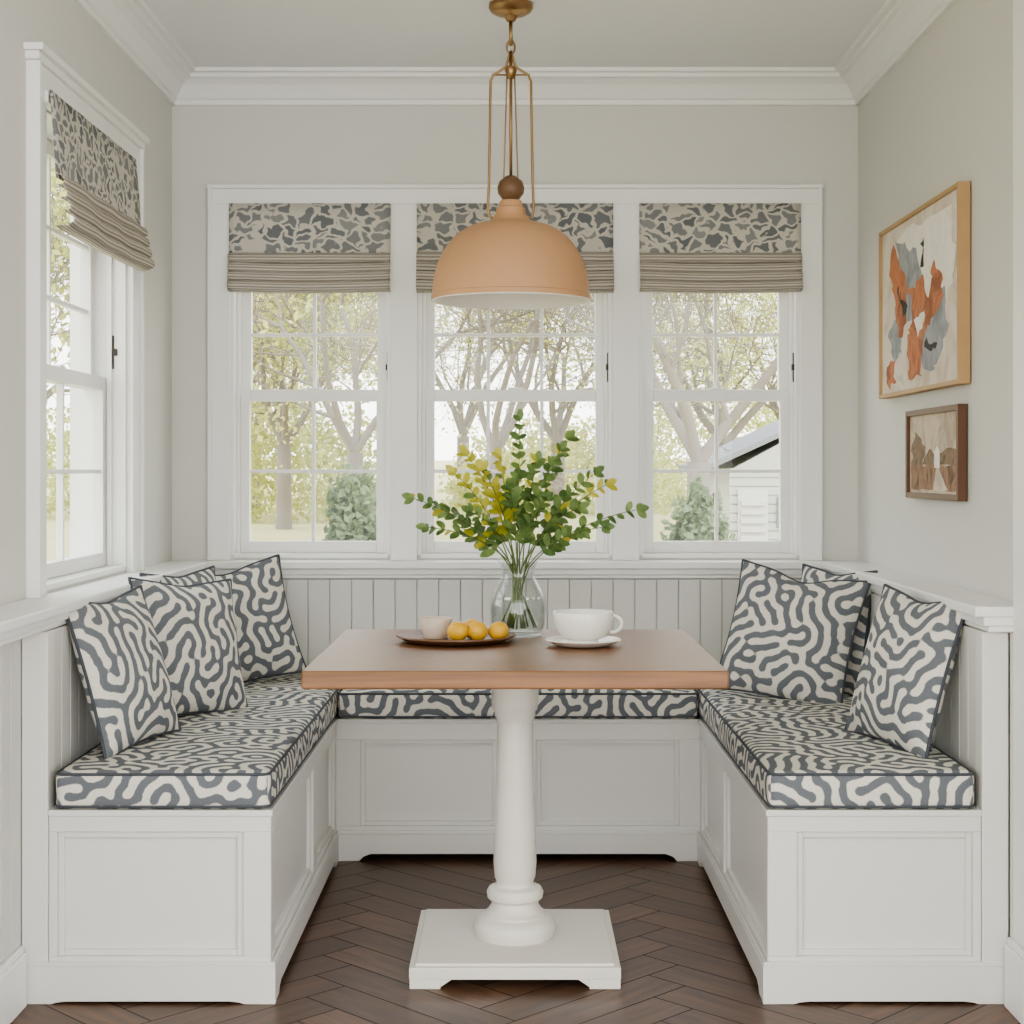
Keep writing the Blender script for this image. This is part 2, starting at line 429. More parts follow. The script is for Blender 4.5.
def shaker(bm,mp,u0,u1,z0,z1,ops):
    bbox(bm,(u0+.001,u1-.001,-.034,-.017,z0+.001,z1-.001),mp)
    zc,zd=ops[0][2],ops[0][3]
    bbox(bm,(u0,u1,-.022,0,z0,zc),mp); bbox(bm,(u0,u1,-.022,0,zd,z1),mp)
    prev=u0
    for a,b,c,d in ops:
        bbox(bm,(prev,a,-.022,0,zc,zd),mp); prev=b
        m=.014
        for q in ((a,a+m,-.022,-.007,c,d),(b-m,b,-.022,-.007,c,d),(a+m,b-m,-.022,-.007,c,c+m),(a+m,b-m,-.022,-.007,d-m,d)): bbox(bm,q,mp)
    bbox(bm,(prev,u1,-.022,0,zc,zd),mp)
def skirt(bm,mp,u0,u1,h=.085,foot=.07,cut=.022,t=.014):
    poly=[(u0,0),(u0+foot,0),(u0+foot+.012,cut*.6),(u0+foot+.035,cut),(u1-foot-.035,cut),(u1-foot-.012,cut*.6),(u1-foot,0),(u1,0),(u1,h),(u0,h)]
    prism(bm,poly,-.011,t,lambda p,q,w:mp(p,w,q))
    bbox(bm,(u0+.001,u1-.001,.001,.008,h,h+.01),mp)
mpF=lambda u,w,z:(u,FB-w,z)
mpI=lambda u,w,z:(XL+w,u,z)
mpJ=lambda u,w,z:(XR-w,u,z)
mpK=lambda u,w,z:(u,YI-w,z)
def front(nm,fn,bev=.0018):
    bm=bmesh.new(); fn(bm); finish(bm,nm,M_bench,bench,bevel=bev)
front('end_panel_a',lambda bm:(shaker(bm,mpF,-1.049,XL-.001,.024,SH,[(-1.030,-.612,.105,.385)]),skirt(bm,mpF,-1.112,XL+.011,cut=.006,t=.008)))
front('end_panel_b',lambda bm:(shaker(bm,mpF,XR+.001,1.049,.024,SH,[(.635,1.030,.105,.385)]),skirt(bm,mpF,XR-.011,1.112,cut=.006,t=.008)))
front('side_panel_a',lambda bm:(shaker(bm,mpI,FB+.002,YI,.024,SH-.001,[(FB+.06,4.36,.105,.385),(4.44,YI-.05,.105,.385)]),skirt(bm,mpI,FB-.006,YI-.016,.084,t=.009)))
front('side_panel_b',lambda bm:(shaker(bm,mpJ,FB+.002,YI,.024,SH-.001,[(FB+.06,4.36,.105,.385),(4.44,YI-.05,.105,.385)]),skirt(bm,mpJ,FB-.006,YI-.016,.084,t=.009)))
front('rear_panel',lambda bm:(shaker(bm,mpK,XL-.005,XR+.005,.024,SH-.002,[(-.475,-.055,.105,.37),(.065,.505,.105,.37)]),skirt(bm,mpK,XL+.001,XR-.001,.083)))
boxes('carcass',[(-1.05,XL-.036,FB+.036,YB-.08,.03,SH-.017),(XR+.036,1.05,FB+.036,YB-.08,.03,SH-.017),(XL-.03,XR+.03,YI+.036,YB-.08,.031,SH-.018)],M_bench,bench,0)
boxes('seat_tops',[(-1.05,XL+.004,FB-.004,YB-.08,SH-.014,SH+.0005),(XR-.004,1.05,FB-.004,YB-.08,SH-.014,SH+.0005),(XL+.005,XR-.005,YI-.004,YB-.08,SH-.014,SH)],M_bench,bench,.002)

wc=[(YN,FB-.003,G,HW-1.11-.007,0,LZ-.06)]
beads(wc,YN,FB-.003,HW-1.11-.011,HW-1.11,.12,LZ-.0605)
boxes('trim_10',wc,M_bead,None,.002,mpL)
boxes('baseboard_left',[(YN,FB-.02,.053,.07,0,.12),(YN,FB-.02,.053,.064,.12,.135)],M_trim,None,.003,mpL)
boxes('trim_11',[(3.43,3.575,0,.05,0.0,2.30),(3.42,3.43,0,.06,0,2.30),(3.40,3.59,0,.065,2.30,2.33)],M_trim,None,.003,mpR)
boxes('baseboard_right',[(3.44,FB-.02,.051,.068,0,.14),(3.44,FB-.02,.051,.062,.14,.155)],M_trim,None,.003,mpR)
boxes('trim_12',[(3.577,FB-.005,0.001,.05,0,LZ-.06)],M_bench,None,0,mpR)

# ---------------------------------------------------------------- seat cushions
def cushion(name,x0,x1,y0,y1,z0,z1,seed):
    root=empty(name)
    bm=bmesh.new(); uvl=bm.loops.layers.uv.new('UVMap'); fl_=bm.loops.layers.float_color.new('weave')
    cx,cy,cz=(x0+x1)/2,(y0+y1)/2,(z0+z1)/2; sx,sy,sz=x1-x0,y1-y0,z1-z0
    S_=.0055; nx,ny,nz=int(sx/S_),int(sy/S_),16
    R=0.018; cache={}
    def vert(i,j,k):
        key=(i,j,k)
        if key in cache: return cache[key]
        a,b,c=-1+2*i/nx,-1+2*j/ny,-1+2*k/nz
        p=Vector((a*sx/2,b*sy/2,c*sz/2))
        q=Vector((max(-sx/2+R,min(sx/2-R,p.x)),max(-sy/2+R,min(sy/2-R,p.y)),max(-sz/2+R,min(sz/2-R,p.z))))
        d=p-q
        if d.length>1e-6: p=q+d.normalized()*min(R,d.length)
        puff=(1-a**4)*(1-b**4)
        if c>0: p.z+=0.010*puff*c + 0.005*mnoise.noise(Vector((p.x*5,p.y*5,seed)))*puff
        p.x+=0.004*a*(1-c*c)*(1-b**6); p.y+=0.004*b*(1-c*c)*(1-a**6)
        v=bm.verts.new(Vector((cx,cy,cz))+p); cache[key]=v; return v
    def face(keys,kind):
        f=bm.faces.new([vert(*k) for k in keys]); f.smooth=True
        for l in f.loops:
            c=l.vert.co
            uv=(c.x,c.y) if kind==0 else ((c.z+.77,c.y) if kind==1 else (c.x,c.z+.33))
            l[uvl].uv=uv; v=fsample(uv[0]+seed*.41,uv[1]+seed*.29); l[fl_]=(v,v,v,1)
    for i in range(nx):
        for j in range(ny):
            face([(i,j,nz),(i+1,j,nz),(i+1,j+1,nz),(i,j+1,nz)],0)
            face([(i,j,0),(i,j+1,0),(i+1,j+1,0),(i+1,j,0)],0)
    for k in range(nz):
        for i in range(nx):
            face([(i,0,k),(i+1,0,k),(i+1,0,k+1),(i,0,k+1)],2); face([(i,ny,k),(i,ny,k+1),(i+1,ny,k+1),(i+1,ny,k)],2)
        for j in range(ny):
            face([(0,j,k),(0,j,k+1),(0,j+1,k+1),(0,j+1,k)],1); face([(nx,j,k),(nx,j+1,k),(nx,j+1,k+1),(nx,j,k+1)],1)
    finish(bm,'cushion_body',M_fab,root,smooth=True,recalc=False)
    bm=bmesh.new()
    for z in (z0+.008,z1-.006):
        e=.002; r=.02; pts=[]
        for (qx,qy,a0) in ((x1-r,y1-r,0),(x0+r,y1-r,90),(x0+r,y0+r,180),(x1-r,y0+r,270)):
            for k in range(5):
                an=math.radians(a0+k*22.5); pts.append((qx+(r+e-.004)*math.cos(an),qy+(r+e-.004)*math.sin(an),z))
        tube(bm,pts,.0036,6,closed=True)
    finish(bm,'piping',M_piping,root,smooth=True)
cushion('seat_cushion',-1.035,XL-.002,FB-.008,YB-.085,SH+.001,.522,1)
cushion('seat_cushion',XR+.002,1.035,FB-.008,YB-.085,SH+.001,.522,2)
cushion('seat_cushion',XL+.006,XR-.006,YI-.02,YB-.085,SH+.001,.520,3)

# ---------------------------------------------------------------- pillows
def pillow(loc,yaw,tilt,roll,s=0.40,th=0.15,dip=0.0,seed=0):
    root=empty('throw_pillow')
    rnd=random.Random(seed); n=76; bm=bmesh.new(); uvl=bm.loops.layers.uv.new('UVMap'); fl_=bm.loops.layers.float_color.new('weave')
    ou,ov=rnd.uniform(0,9),rnd.uniform(0,9)
    def pos(u,v,side):
        x=u*(1-.08*(1-v*v)); z=v*(1-.08*(1-u*u))
        z-=dip*max(0,v)**2*math.exp(-(u/.35)**2)
        prof=((1-abs(u)**2.4)*(1-abs(v)**2.4))**.6 if abs(u)<1 and abs(v)<1 else 0
        w=.03*mnoise.noise(Vector((u*2.2+seed,v*2.2,side)))+.018*math.sin((u-v)*7+seed)*abs(u*v)
        y=-side*(th/2*prof*(1+w*4))
        return Vector((x*s/2,y,z*s/2))
    grid={}
    for side in (1,-1):
        for i in range(n+1):
            for j in range(n+1):
                if side==-1 and (i in (0,n) or j in (0,n)): grid[(side,i,j)]=grid[(1,i,j)]; continue
                u=-1+2*i/n; v=-1+2*j/n
                u=math.sin(u*math.pi/2)*.5+u*.5; v=math.sin(v*math.pi/2)*.5+v*.5
                vv=bm.verts.new(pos(u,v,side)); grid[(side,i,j)]=vv
        for i in range(n):
            for j in range(n):
                f=bm.faces.new([grid[(side,i,j)],grid[(side,i+1,j)],grid[(side,i+1,j+1)],grid[(side,i,j+1)]])
                for l in f.loops:
                    uv=(l.vert.co.x+ou+side,l.vert.co.z+ov); l[uvl].uv=uv; q=fsample(*uv); l[fl_]=(q,q,q,1)
    border=[grid[(1,i,0)].co.copy() for i in range(0,n,2)]+[grid[(1,n,j)].co.copy() for j in range(0,n,2)]+[grid[(1,i,n)].co.copy() for i in range(n,0,-2)]+[grid[(1,0,j)].co.copy() for j in range(n,0,-2)]
    finish(bm,'pillow_body',M_fab,root,smooth=True)
    bm=bmesh.new(); tube(bm,border,.0042,6,closed=True); finish(bm,'piping',M_piping,root,smooth=True)
    root.rotation_euler=(Matrix.Rotation(math.radians(yaw),4,'Z')@Matrix.Rotation(math.radians(-tilt),4,'X')@Matrix.Rotation(math.radians(roll),4,'Y')).to_euler()
    root.location=loc
pillow((-.960,3.93,.710),75,16,-2,.385,.12,.05,1)
pillow((-.893,4.40,.712),57,14,4,.385,.13,.04,2)
pillow((-.975,4.74,.715),68,8,0,.38,.12,.04,3)
pillow((-.875,5.04,.712),30,14,-9,.385,.13,.08,4)
pillow((.956,3.93,.710),-73,16,2,.39,.12,.06,5)
pillow((.812,4.72,.712),-27,18,8,.40,.14,.12,6)
pillow((.970,4.90,.712),-66,8,0,.38,.12,.05,7)

# ---------------------------------------------------------------- table
TZ=0.76; TY0,TY1=3.50,4.42
tab=empty('pedestal_table')
bm=bmesh.new(); bbox(bm,(-.468,.468,TY0,TY1,TZ-.04,TZ)); 
bmesh.ops.recalc_face_normals(bm,faces=bm.faces)
uvl=bm.loops.layers.uv.new('UVMap')
for f in bm.faces:
    for l in f.loops:
        c=l.vert.co
        l[uvl].uv=(c.x,c.y) if abs(f.normal.z)>.5 else ((c.x,c.z) if abs(f.normal.y)>.5 else (c.y,c.z+.5))
finish(bm,'tabletop',M_table,tab,bevel=.004)
CY=3.94
boxes('apron',[(-.16,.16,CY-.16,CY+.16,TZ-.062,TZ-.0405)],M_tabwhite,tab,.003)
lathe_ob('turned_column',[(0,.70),(.058,.70),(.058,.628),(.055,.612),(.050,.606),(.050,.596),(.046,.588),(.0435,.575),(.044,.54),(.048,.40),(.052,.28),(.053,.235),(.050,.20),(.045,.188),(.048,.180),(.064,.174),(.070,.163),(.068,.150),(.058,.142),(.058,.132),(.068,.118),(.076,.112),(.076,.106),(.090,.102),(.099,.09),(.101,.078),(.098,.066),(.094,.055),(0,.055)],M_tabwhite,tab,0,CY,56)
bm=bmesh.new()
h=.245; y0,y1=CY-.245,CY+.245
bbox(bm,(-h,h,y0,y1,.022,.050))
bbox(bm,(-h+.014,h-.014,y0+.014,y1-.014,.049,.056))
for sx in (-1,1):
    for sy in (-1,1):
        cx=sx*(h-.037); cy=CY+sy*(.245-.037)
        bbox(bm,(cx-.036,cx+.036,cy-.036,cy+.036,0,.0225))
        prism(bm,[(cx-sx*.0355,.0221),(cx-sx*.0355,.004),(cx-sx*.062,.0221)],cy-.0355,cy+.0355,lambda p,q,t:(p,t,q))
finish(bm,'plinth_base',M_tabwhite,tab,bevel=.002)

# ---------------------------------------------------------------- tableware
TP=TZ+.0005
tray=lathe_ob('serving_plate',[(0,TP+.004),(.10,TP+.004),(.125,TP+.009),(.146,TP+.018),(.152,TP+.019),(.153,TP+.015),(.13,TP+.003),(.10,TP),(0,TP)],M_tray,None,-.151,4.10)
lathe_ob('tea_bowl',[(0,TP+.012),(.028,TP+.012),(.036,TP+.03),(.038,TP+.054),(.042,TP+.056),(.0425,TP+.052),(.040,TP+.03),(.032,TP+.01),(.03,TP+.0045),(0,TP+.0045)],M_stone,None,-.205,4.15)
def lemon(x,y,rot,s=.0255):
    bm=bmesh.new(); prof=[]
    for i in range(17):
        t=math.pi*i/16; r=s*math.sin(t)**.9 if 0<i<16 else 0
        z=-s*1.08*math.cos(t)
        if i in (0,16): z*=1.10
        prof.append((r,z))
    lathe(bm,prof,0,0,24)
    ob=finish(bm,'lemon',M_lemon,None,smooth=True)
    ob.rotation_euler=(math.radians(80),0,math.radians(rot)); ob.location=(x,y,TP+.005+s*1.0)
lemon(-.145,4.055,60); lemon(-.095,4.06,-20); lemon(-.042,4.08,100,.024); lemon(-.11,4.12,30)
cup=empty('coffee_cup')
cx,cy=.17,4.0
lathe_ob('bowl',[(0,TP+.02),(.03,TP+.02),(.055,TP+.032),(.069,TP+.055),(.073,TP+.084),(.0755,TP+.086),(.077,TP+.083),(.073,TP+.052),(.058,TP+.025),(.038,TP+.016),(.038,TP+.007),(0,TP+.007)],M_china,cup,cx,cy)
bm=bmesh.new(); pts=[]
for k in range(11):
    a=math.radians(100-200*k/10-0); pts.append((cx+.071+.026*math.cos(a),cy,TP+.055+.021*math.sin(a)))
tube(bm,pts,.0048,8); finish(bm,'handle',M_china,cup,smooth=True)
lathe_ob('saucer',[(0,TP+.006),(.05,TP+.006),(.075,TP+.011),(.093,TP+.018),(.095,TP+.016),(.078,TP+.006),(.055,TP+.0),(0,TP+.0)],M_china,None,cx,cy)

vx,vy=.008,4.24
vase=empty('glass_vase')
lathe_ob('vase_glass_body',[(0,TP),(.056,TP),(.066,TP+.006),(.072,TP+.03),(.074,TP+.07),(.070,TP+.105),(.055,TP+.135),(.043,TP+.155),(.042,TP+.172),(.050,TP+.192),(.055,TP+.198),
  (.052,TP+.197),(.0475,TP+.19),(.039,TP+.172),(.040,TP+.155),(.052,TP+.132),(.067,TP+.103),(.071,TP+.07),(.069,TP+.03),(.063,TP+.010),(.05,TP+.007),(0,TP+.007)],M_vase,vase,vx,vy,sharp=False)
lathe_ob('water',[(0,TP+.008),(.05,TP+.008),(.062,TP+.012),(.068,TP+.03),(.0695,TP+.07),(.066,TP+.10),(0,TP+.10)],M_water,vase,vx,vy)

def add_leaf(bm,base,dirv,up,L,W,mi):
    d=dirv.normalized(); s=d.cross(up)
    if s.length<1e-4: s=d.orthogonal()
    s.normalize(); n=s.cross(d)
    prof=[(0,0.03),(.15,.6),(.4,1.0),(.65,.98),(.87,.6),(1,0.02)]
    mid=[];lf=[];rt=[]
    for t,w in prof:
        c=base+d*L*t+n*(-.12*L*t*t)
        mid.append(bm.verts.new(c)); lf.append(bm.verts.new(c+s*W*w*.5+n*W*.12*w)); rt.append(bm.verts.new(c-s*W*w*.5+n*W*.12*w))
    for i in range(len(prof)-1):
        for a,b in ((lf,mid),(mid,rt)):
            f=bm.faces.new([a[i],a[i+1],b[i+1],b[i]]); f.material_index=mi; f.smooth=True
rnd=random.Random(21)
bm=bmesh.new()
tips=[(-.275,-.02,1.125,0),(-.20,.05,1.09,0),(-.235,-.05,1.05,0),(-.165,-.04,1.19,1),(-.135,.03,1.24,1),(-.09,-.06,1.20,1),(-.05,0.05,1.23,1),
      (.005,0.0,1.33,0),(.05,.04,1.22,0),(.11,-.02,1.25,0),(.135,.05,1.28,0),(.20,-.03,1.19,0),(.235,.04,1.16,1),(.315,0,1.095,0),(.22,-.06,1.05,0),(.16,.0,1.10,0),(-.02,-.08,1.15,0),(.07,-.08,1.12,0),(-.12,-.07,1.09,0),(.0,.09,1.18,0)]
for (tx,ty,tz,yl) in tips:
    a=rnd.uniform(0,6.28); b0=Vector((vx-tx*.14+.02*math.cos(a),vy-ty*.2+.02*math.sin(a),TP+.02))
    nk=Vector((vx+tx*.09+rnd.uniform(-.012,.012),vy+ty*.2+rnd.uniform(-.012,.012),TP+.18))
    tip=Vector((vx+tx,vy+ty,tz))
    ctrl=nk+(tip-nk)*.45+Vector((-tx*.12,0,.045))
    pts=[b0.lerp(nk,k/4) for k in range(4)]
    N1=14
    for k in range(N1+1):
        t=k/N1; pts.append(nk*(1-t)**2+ctrl*2*t*(1-t)+tip*t*t)
    m=len(pts); tube(bm,pts,[.0022*(1-.55*i/m) for i in range(m)],5,mi=0)
    for k in range(8,m):
        p=pts[k]; t=(pts[min(k+1,m-1)]-pts[k-1]).normalized()
        frac=(k-8)/(m-8)
        for sd in (0,1):
            if rnd.random()<.15: continue
            az=rnd.uniform(-.5,.5)+ (math.pi*sd) + (k%2)*math.pi/2*.8
            perp=t.orthogonal().normalized(); perp=Matrix.Rotation(az,3,t)@perp
            d=(t*.75+perp).normalized()
            L=rnd.uniform(.032,.048)*(1-.25*frac)
            add_leaf(bm,p,d,Vector((rnd.uniform(-.5,.5),-.8,.7)),L,L*rnd.uniform(.5,.66),2 if (yl and rnd.random()<.75) else (2 if rnd.random()<.05 else 1))
    add_leaf(bm,pts[-1],(pts[-1]-pts[-2]),Vector((0,-1,.4)),.034,.02,2 if yl else 1)
finish(bm,'greenery_bouquet',[M_stem,M_leaf,M_leafy],None,recalc=False)

# ---------------------------------------------------------------- pendant
lx,ly=-.012,4.60
pen=empty('pendant_lamp')
lathe_ob('canopy',[(0,ZC),(.062,ZC),(.064,ZC-.012),(.058,ZC-.022),(.045,ZC-.03),(.02,ZC-.036),(.012,ZC-.05),(0,ZC-.052)],M_brass,pen,lx,ly)
bm=bmesh.new()
V=lambda x,z,y=0:(lx+x,ly+y,z)
tube(bm,[V(0,ZC-.045),V(0,2.42)],.0055,8)
tube(bm,[V(.012*math.cos(a*math.pi/6),2.415+.02*math.sin(a*math.pi/6)) for a in range(12)],.003,6,closed=True)
tube(bm,[V(0,2.40),V(0,2.04)],.0045,8)
for sx in (-1,1):
    tube(bm,[V(0,2.405),V(sx*.006,2.385),V(sx*.014,2.36),V(sx*.03,2.348),V(sx*.05,2.336),V(sx*.058,2.318),V(sx*.060,2.20),V(sx*.063,2.02),V(sx*.066,1.955),V(sx*.062,1.93),V(sx*.045,1.918)],.0038,8)
    tube(bm,[V(sx*.010,2.36,.0),V(sx*.012,2.3),V(sx*.020,2.04),V(sx*.022,2.0)],.0022,6)
tube(bm,[V(-.055,2.336),V(.055,2.336)],.003,6)
finish(bm,'suspension_rods',M_brass,pen,smooth=True)
lathe_ob('hub',[(0,2.362),(.014,2.36),(.018,2.35),(.014,2.338),(.008,2.325),(0,2.32)],M_brass,pen,lx,ly,24)
lathe_ob('turned_knob',[(0,2.045),(.014,2.045),(.02,2.04),(.033,2.03),(.039,2.012),(.037,1.995),(.028,1.983),(.024,1.978),(.03,1.972),(0,1.972)],M_walnut,pen,lx,ly)
outer=[(0,1.975),(.03,1.974),(.034,1.965),(.034,1.957),(.042,1.952),(.042,1.938),(.048,1.93),(.055,1.918),(.068,1.91)]
for k in range(1,15):
    a=math.pi/2*(1-k/14); outer.append((.062+.164*math.cos(a)**.95,1.703+.206*math.sin(a)**1.0))
outer+=[(.229,1.700),(.229,1.687)]
lathe_ob('dome_shade',outer,M_shade,pen,lx,ly,72)
inner=[(.2285,1.6865),(.228,1.684),(.222,1.685)]
for k in range(14,0,-1):
    a=math.pi/2*(1-k/14); inner.append((.058+.160*math.cos(a),1.700+.200*math.sin(a)))
inner.append((0,1.902))
lathe_ob('inner_reflector',inner,M_inner,pen,lx,ly,72)
bm=bmesh.new(); bmesh.ops.create_uvsphere(bm,u_segments=24,v_segments=16,radius=.035,matrix=Matrix.Translation((lx,ly,1.80)))
finish(bm,'bulb',M_inner,pen,smooth=True)
lathe_ob('bulb_socket',[(0,1.90),(.02,1.90),(.02,1.83),(0,1.83)],M_brass,pen,lx,ly,24)

# ---------------------------------------------------------------- pictures on right wall
def frame(name,y0,y1,z0,z1,fw,dep,mat):
    root=empty(name)
    boxes('frame',[(y0+fw,y1-fw,0.003,dep-.0005,z0,z0+fw),(y0+fw,y1-fw,0.003,dep-.0005,z1-fw,z1),(y0,y0+fw,0.003,dep,z0,z1),(y1-fw,y1,0.003,dep,z0,z1)],mat,root,.0015,mpR)
    return root
def canvasmat(name,ramp,scale):
    m,nt,b=new_mat(name); tc=N(nt,'ShaderNodeTexCoord')
    n=N(nt,'ShaderNodeTexNoise'); n.inputs['Scale'].default_value=scale; n.inputs['Detail'].default_value=5; n.inputs['Distortion'].default_value=0.8
    nt.links.new(tc.outputs['Object'],n.inputs['Vector'])
    r=N(nt,'ShaderNodeValToRGB'); r.color_ramp.elements.remove(r.color_ramp.elements[0])
    r.color_ramp.elements[0].position=ramp[0][0]; r.color_ramp.elements[0].color=ramp[0][1]
    for p,c in ramp[1:]: e=r.color_ramp.elements.new(p); e.color=c
    nt.links.new(n.outputs['Fac'],r.inputs[0]); nt.links.new(r.outputs[0],b.inputs['Base Color']); b.inputs['Roughness'].default_value=.8
    return m
M_canvas=canvasmat('canvas_ground',[(.3,srgb(190,172,154)),(.45,srgb(214,202,188)),(.6,srgb(224,216,204)),(.72,srgb(190,184,178))],6)
M_or=canvasmat('orange_paint',[(.3,srgb(172,104,72)),(.5,srgb(196,130,96)),(.65,srgb(150,96,70))],11)
M_gr=canvasmat('grey_paint',[(.3,srgb(132,136,142)),(.6,srgb(166,168,172))],14)
M_bk=canvasmat('black_paint',[(.3,srgb(40,38,40)),(.6,srgb(70,66,66))],14)
M_wh=canvasmat('white_paint',[(.3,srgb(230,225,216)),(.6,srgb(240,236,229))],14)
A0,A1,B0,B1=4.07,4.96,1.42,1.935
fr=frame('framed_painting',A0,A1,B0,B1,.012,.035,M_oak)
boxes('canvas',[(A0+.012,A1-.012,0.003,.026,B0+.012,B1-.012)],M_canvas,fr,0,mpR)
def patch(nm,poly,mat,w,fr=fr,rect=(A0,A1,B0,B1),base=.026,amp=.05):
    bm=bmesh.new(); out=[]
    n=len(poly)
    for i in range(n):
        p=Vector(poly[i]+(0,)); q=Vector(poly[(i+1)%n]+(0,))
        for k in range(8):
            c=p.lerp(q,k/8); d=mnoise.noise(Vector((c.x*11,c.y*11,w*900)))*amp; e=mnoise.noise(Vector((c.x*30,c.y*30,w*500)))*amp*.5
            out.append((c.x+d+e,c.y+d*.8-e))
    a0,a1,b0,b1=rect
    pts=[(a1-s*(a1-a0),b0+t*(b1-b0)) for s,t in out]
    prism(bm,pts,base,w,lambda p,q,t:mpR(p,t,q)); finish(bm,nm,mat,fr)
patch('white_area',[(.25,.93),(.9,.92),(.93,.55),(.7,.35),(.5,.6),(.3,.55)],M_wh,.0263)
patch('grey_patch',[(.24,.88),(.48,.80),(.56,.60),(.52,.42),(.34,.42),(.26,.60)],M_gr,.0266)
patch('grey_patch_low',[(.50,.45),(.80,.50),(.86,.30),(.70,.10),(.52,.18)],M_gr,.0268)
patch('grey_patch_left',[(.14,.42),(.28,.46),(.30,.26),(.2,.2),(.13,.28)],M_gr,.0267)
patch('orange_patch',[(.14,.84),(.22,.90),(.27,.72),(.34,.60),(.36,.40),(.28,.34),(.22,.50),(.14,.58)],M_or,.0271)
patch('orange_patch_mid',[(.36,.62),(.46,.56),(.56,.64),(.64,.50),(.72,.68),(.80,.60),(.78,.44),(.66,.36),(.58,.30),(.55,.08),(.42,.10),(.36,.3),(.44,.42)],M_or,.0274)
patch('white_scrape',[(.46,.40),(.60,.44),(.58,.36),(.50,.30)],M_wh,.0276,amp=.03)
patch('ochre_patch',[(.10,.20),(.2,.22),(.22,.08),(.12,.06)],M_or,.0272)
patch('black_stroke',[(.22,.62),(.30,.58),(.36,.46),(.33,.44),(.27,.54),(.21,.57)],M_bk,.0277)
patch('black_stroke_two',[(.54,.80),(.57,.82),(.59,.70),(.565,.69)],M_bk,.0277)
patch('black_stroke_three',[(.60,.28),(.70,.22),(.69,.195),(.60,.24)],M_bk,.0277)
C0,C1,D0,D1=4.10,4.65,1.12,1.37
fr2=frame('framed_picture',C0,C1,D0,D1,.016,.028,M_frame2)
M_sky2=canvasmat('landscape_sky',[(.3,srgb(186,170,150)),(.5,srgb(208,194,174)),(.65,srgb(174,158,138))],9)
M_fld=canvasmat('landscape_field',[(.3,srgb(128,98,76)),(.5,srgb(158,128,102)),(.65,srgb(104,78,60))],16)
M_fldd=canvasmat('landscape_trees',[(.3,srgb(116,98,78)),(.5,srgb(140,120,98)),(.65,srgb(98,80,64))],18)
boxes('painted_sky',[(C0+.014,C1-.014,0.003,.018,D0+.014,D1-.014)],M_sky2,fr2,0,mpR)
R2=(C0,C1,D0,D1)
patch('painted_field',[(.06,.10),(.94,.10),(.94,.40),(.7,.34),(.5,.42),(.3,.36),(.06,.44)],M_fld,.0184,fr2,R2,.018,.02)
patch('painted_trees',[(.07,.40),(.30,.36),(.34,.56),(.22,.72),(.12,.74),(.08,.6)],M_fldd,.0187,fr2,R2,.018,.05)
patch('painted_treeline',[(.30,.38),(.94,.36),(.94,.52),(.8,.56),(.6,.50),(.4,.54)],M_fldd,.0186,fr2,R2,.018,.04)
patch('painted_house',[(.52,.34),(.62,.34),(.62,.52),(.57,.58),(.52,.52)],M_wh,.0188,fr2,R2,.018,.01)
patch('painted_path',[(.50,.10),(.76,.10),(.60,.34),(.56,.34)],M_canvas,.0189,fr2,R2,.018,.02)

# ---------------------------------------------------------------- exterior
def groundmat():
    m,nt,b=new_mat('spring_lawn'); tc=N(nt,'ShaderNodeTexCoord')
    n=N(nt,'ShaderNodeTexNoise'); n.inputs['Scale'].default_value=.6; n.inputs['Detail'].default_value=6
    nt.links.new(tc.outputs['Object'],n.inputs['Vector'])
    nt.links.new(mixc(nt,n.outputs['Fac'],srgb(168,164,110),srgb(198,190,148)),b.inputs['Base Color']); b.inputs['Roughness'].default_value=1
    return m
def gz(y): return -.6+max(0,y-6)*.035
bm=bmesh.new()
gn=30; gv=[[bm.verts.new((-40+80*i/gn,6-.3+64*j/gn,gz(6+64*j/gn)+.12*math.sin(i*1.1)*math.cos(j*.7)*(j>2))) for j in range(gn+1)] for i in range(gn+1)]
for i in range(gn):
    for j in range(gn): bm.faces.new([gv[i][j],gv[i+1][j],gv[i+1][j+1],gv[i][j+1]])
gw=[[bm.verts.new((-40+38.6*i/6,-20+25.7*j/6,-.6)) for j in range(7)] for i in range(7)]
for i in range(6):
    for j in range(6): bm.faces.new([gw[i][j],gw[i+1][j],gw[i+1][j+1],gw[i][j+1]])
for f in bm.faces: f.smooth=True
finish(bm,'ground',groundmat())

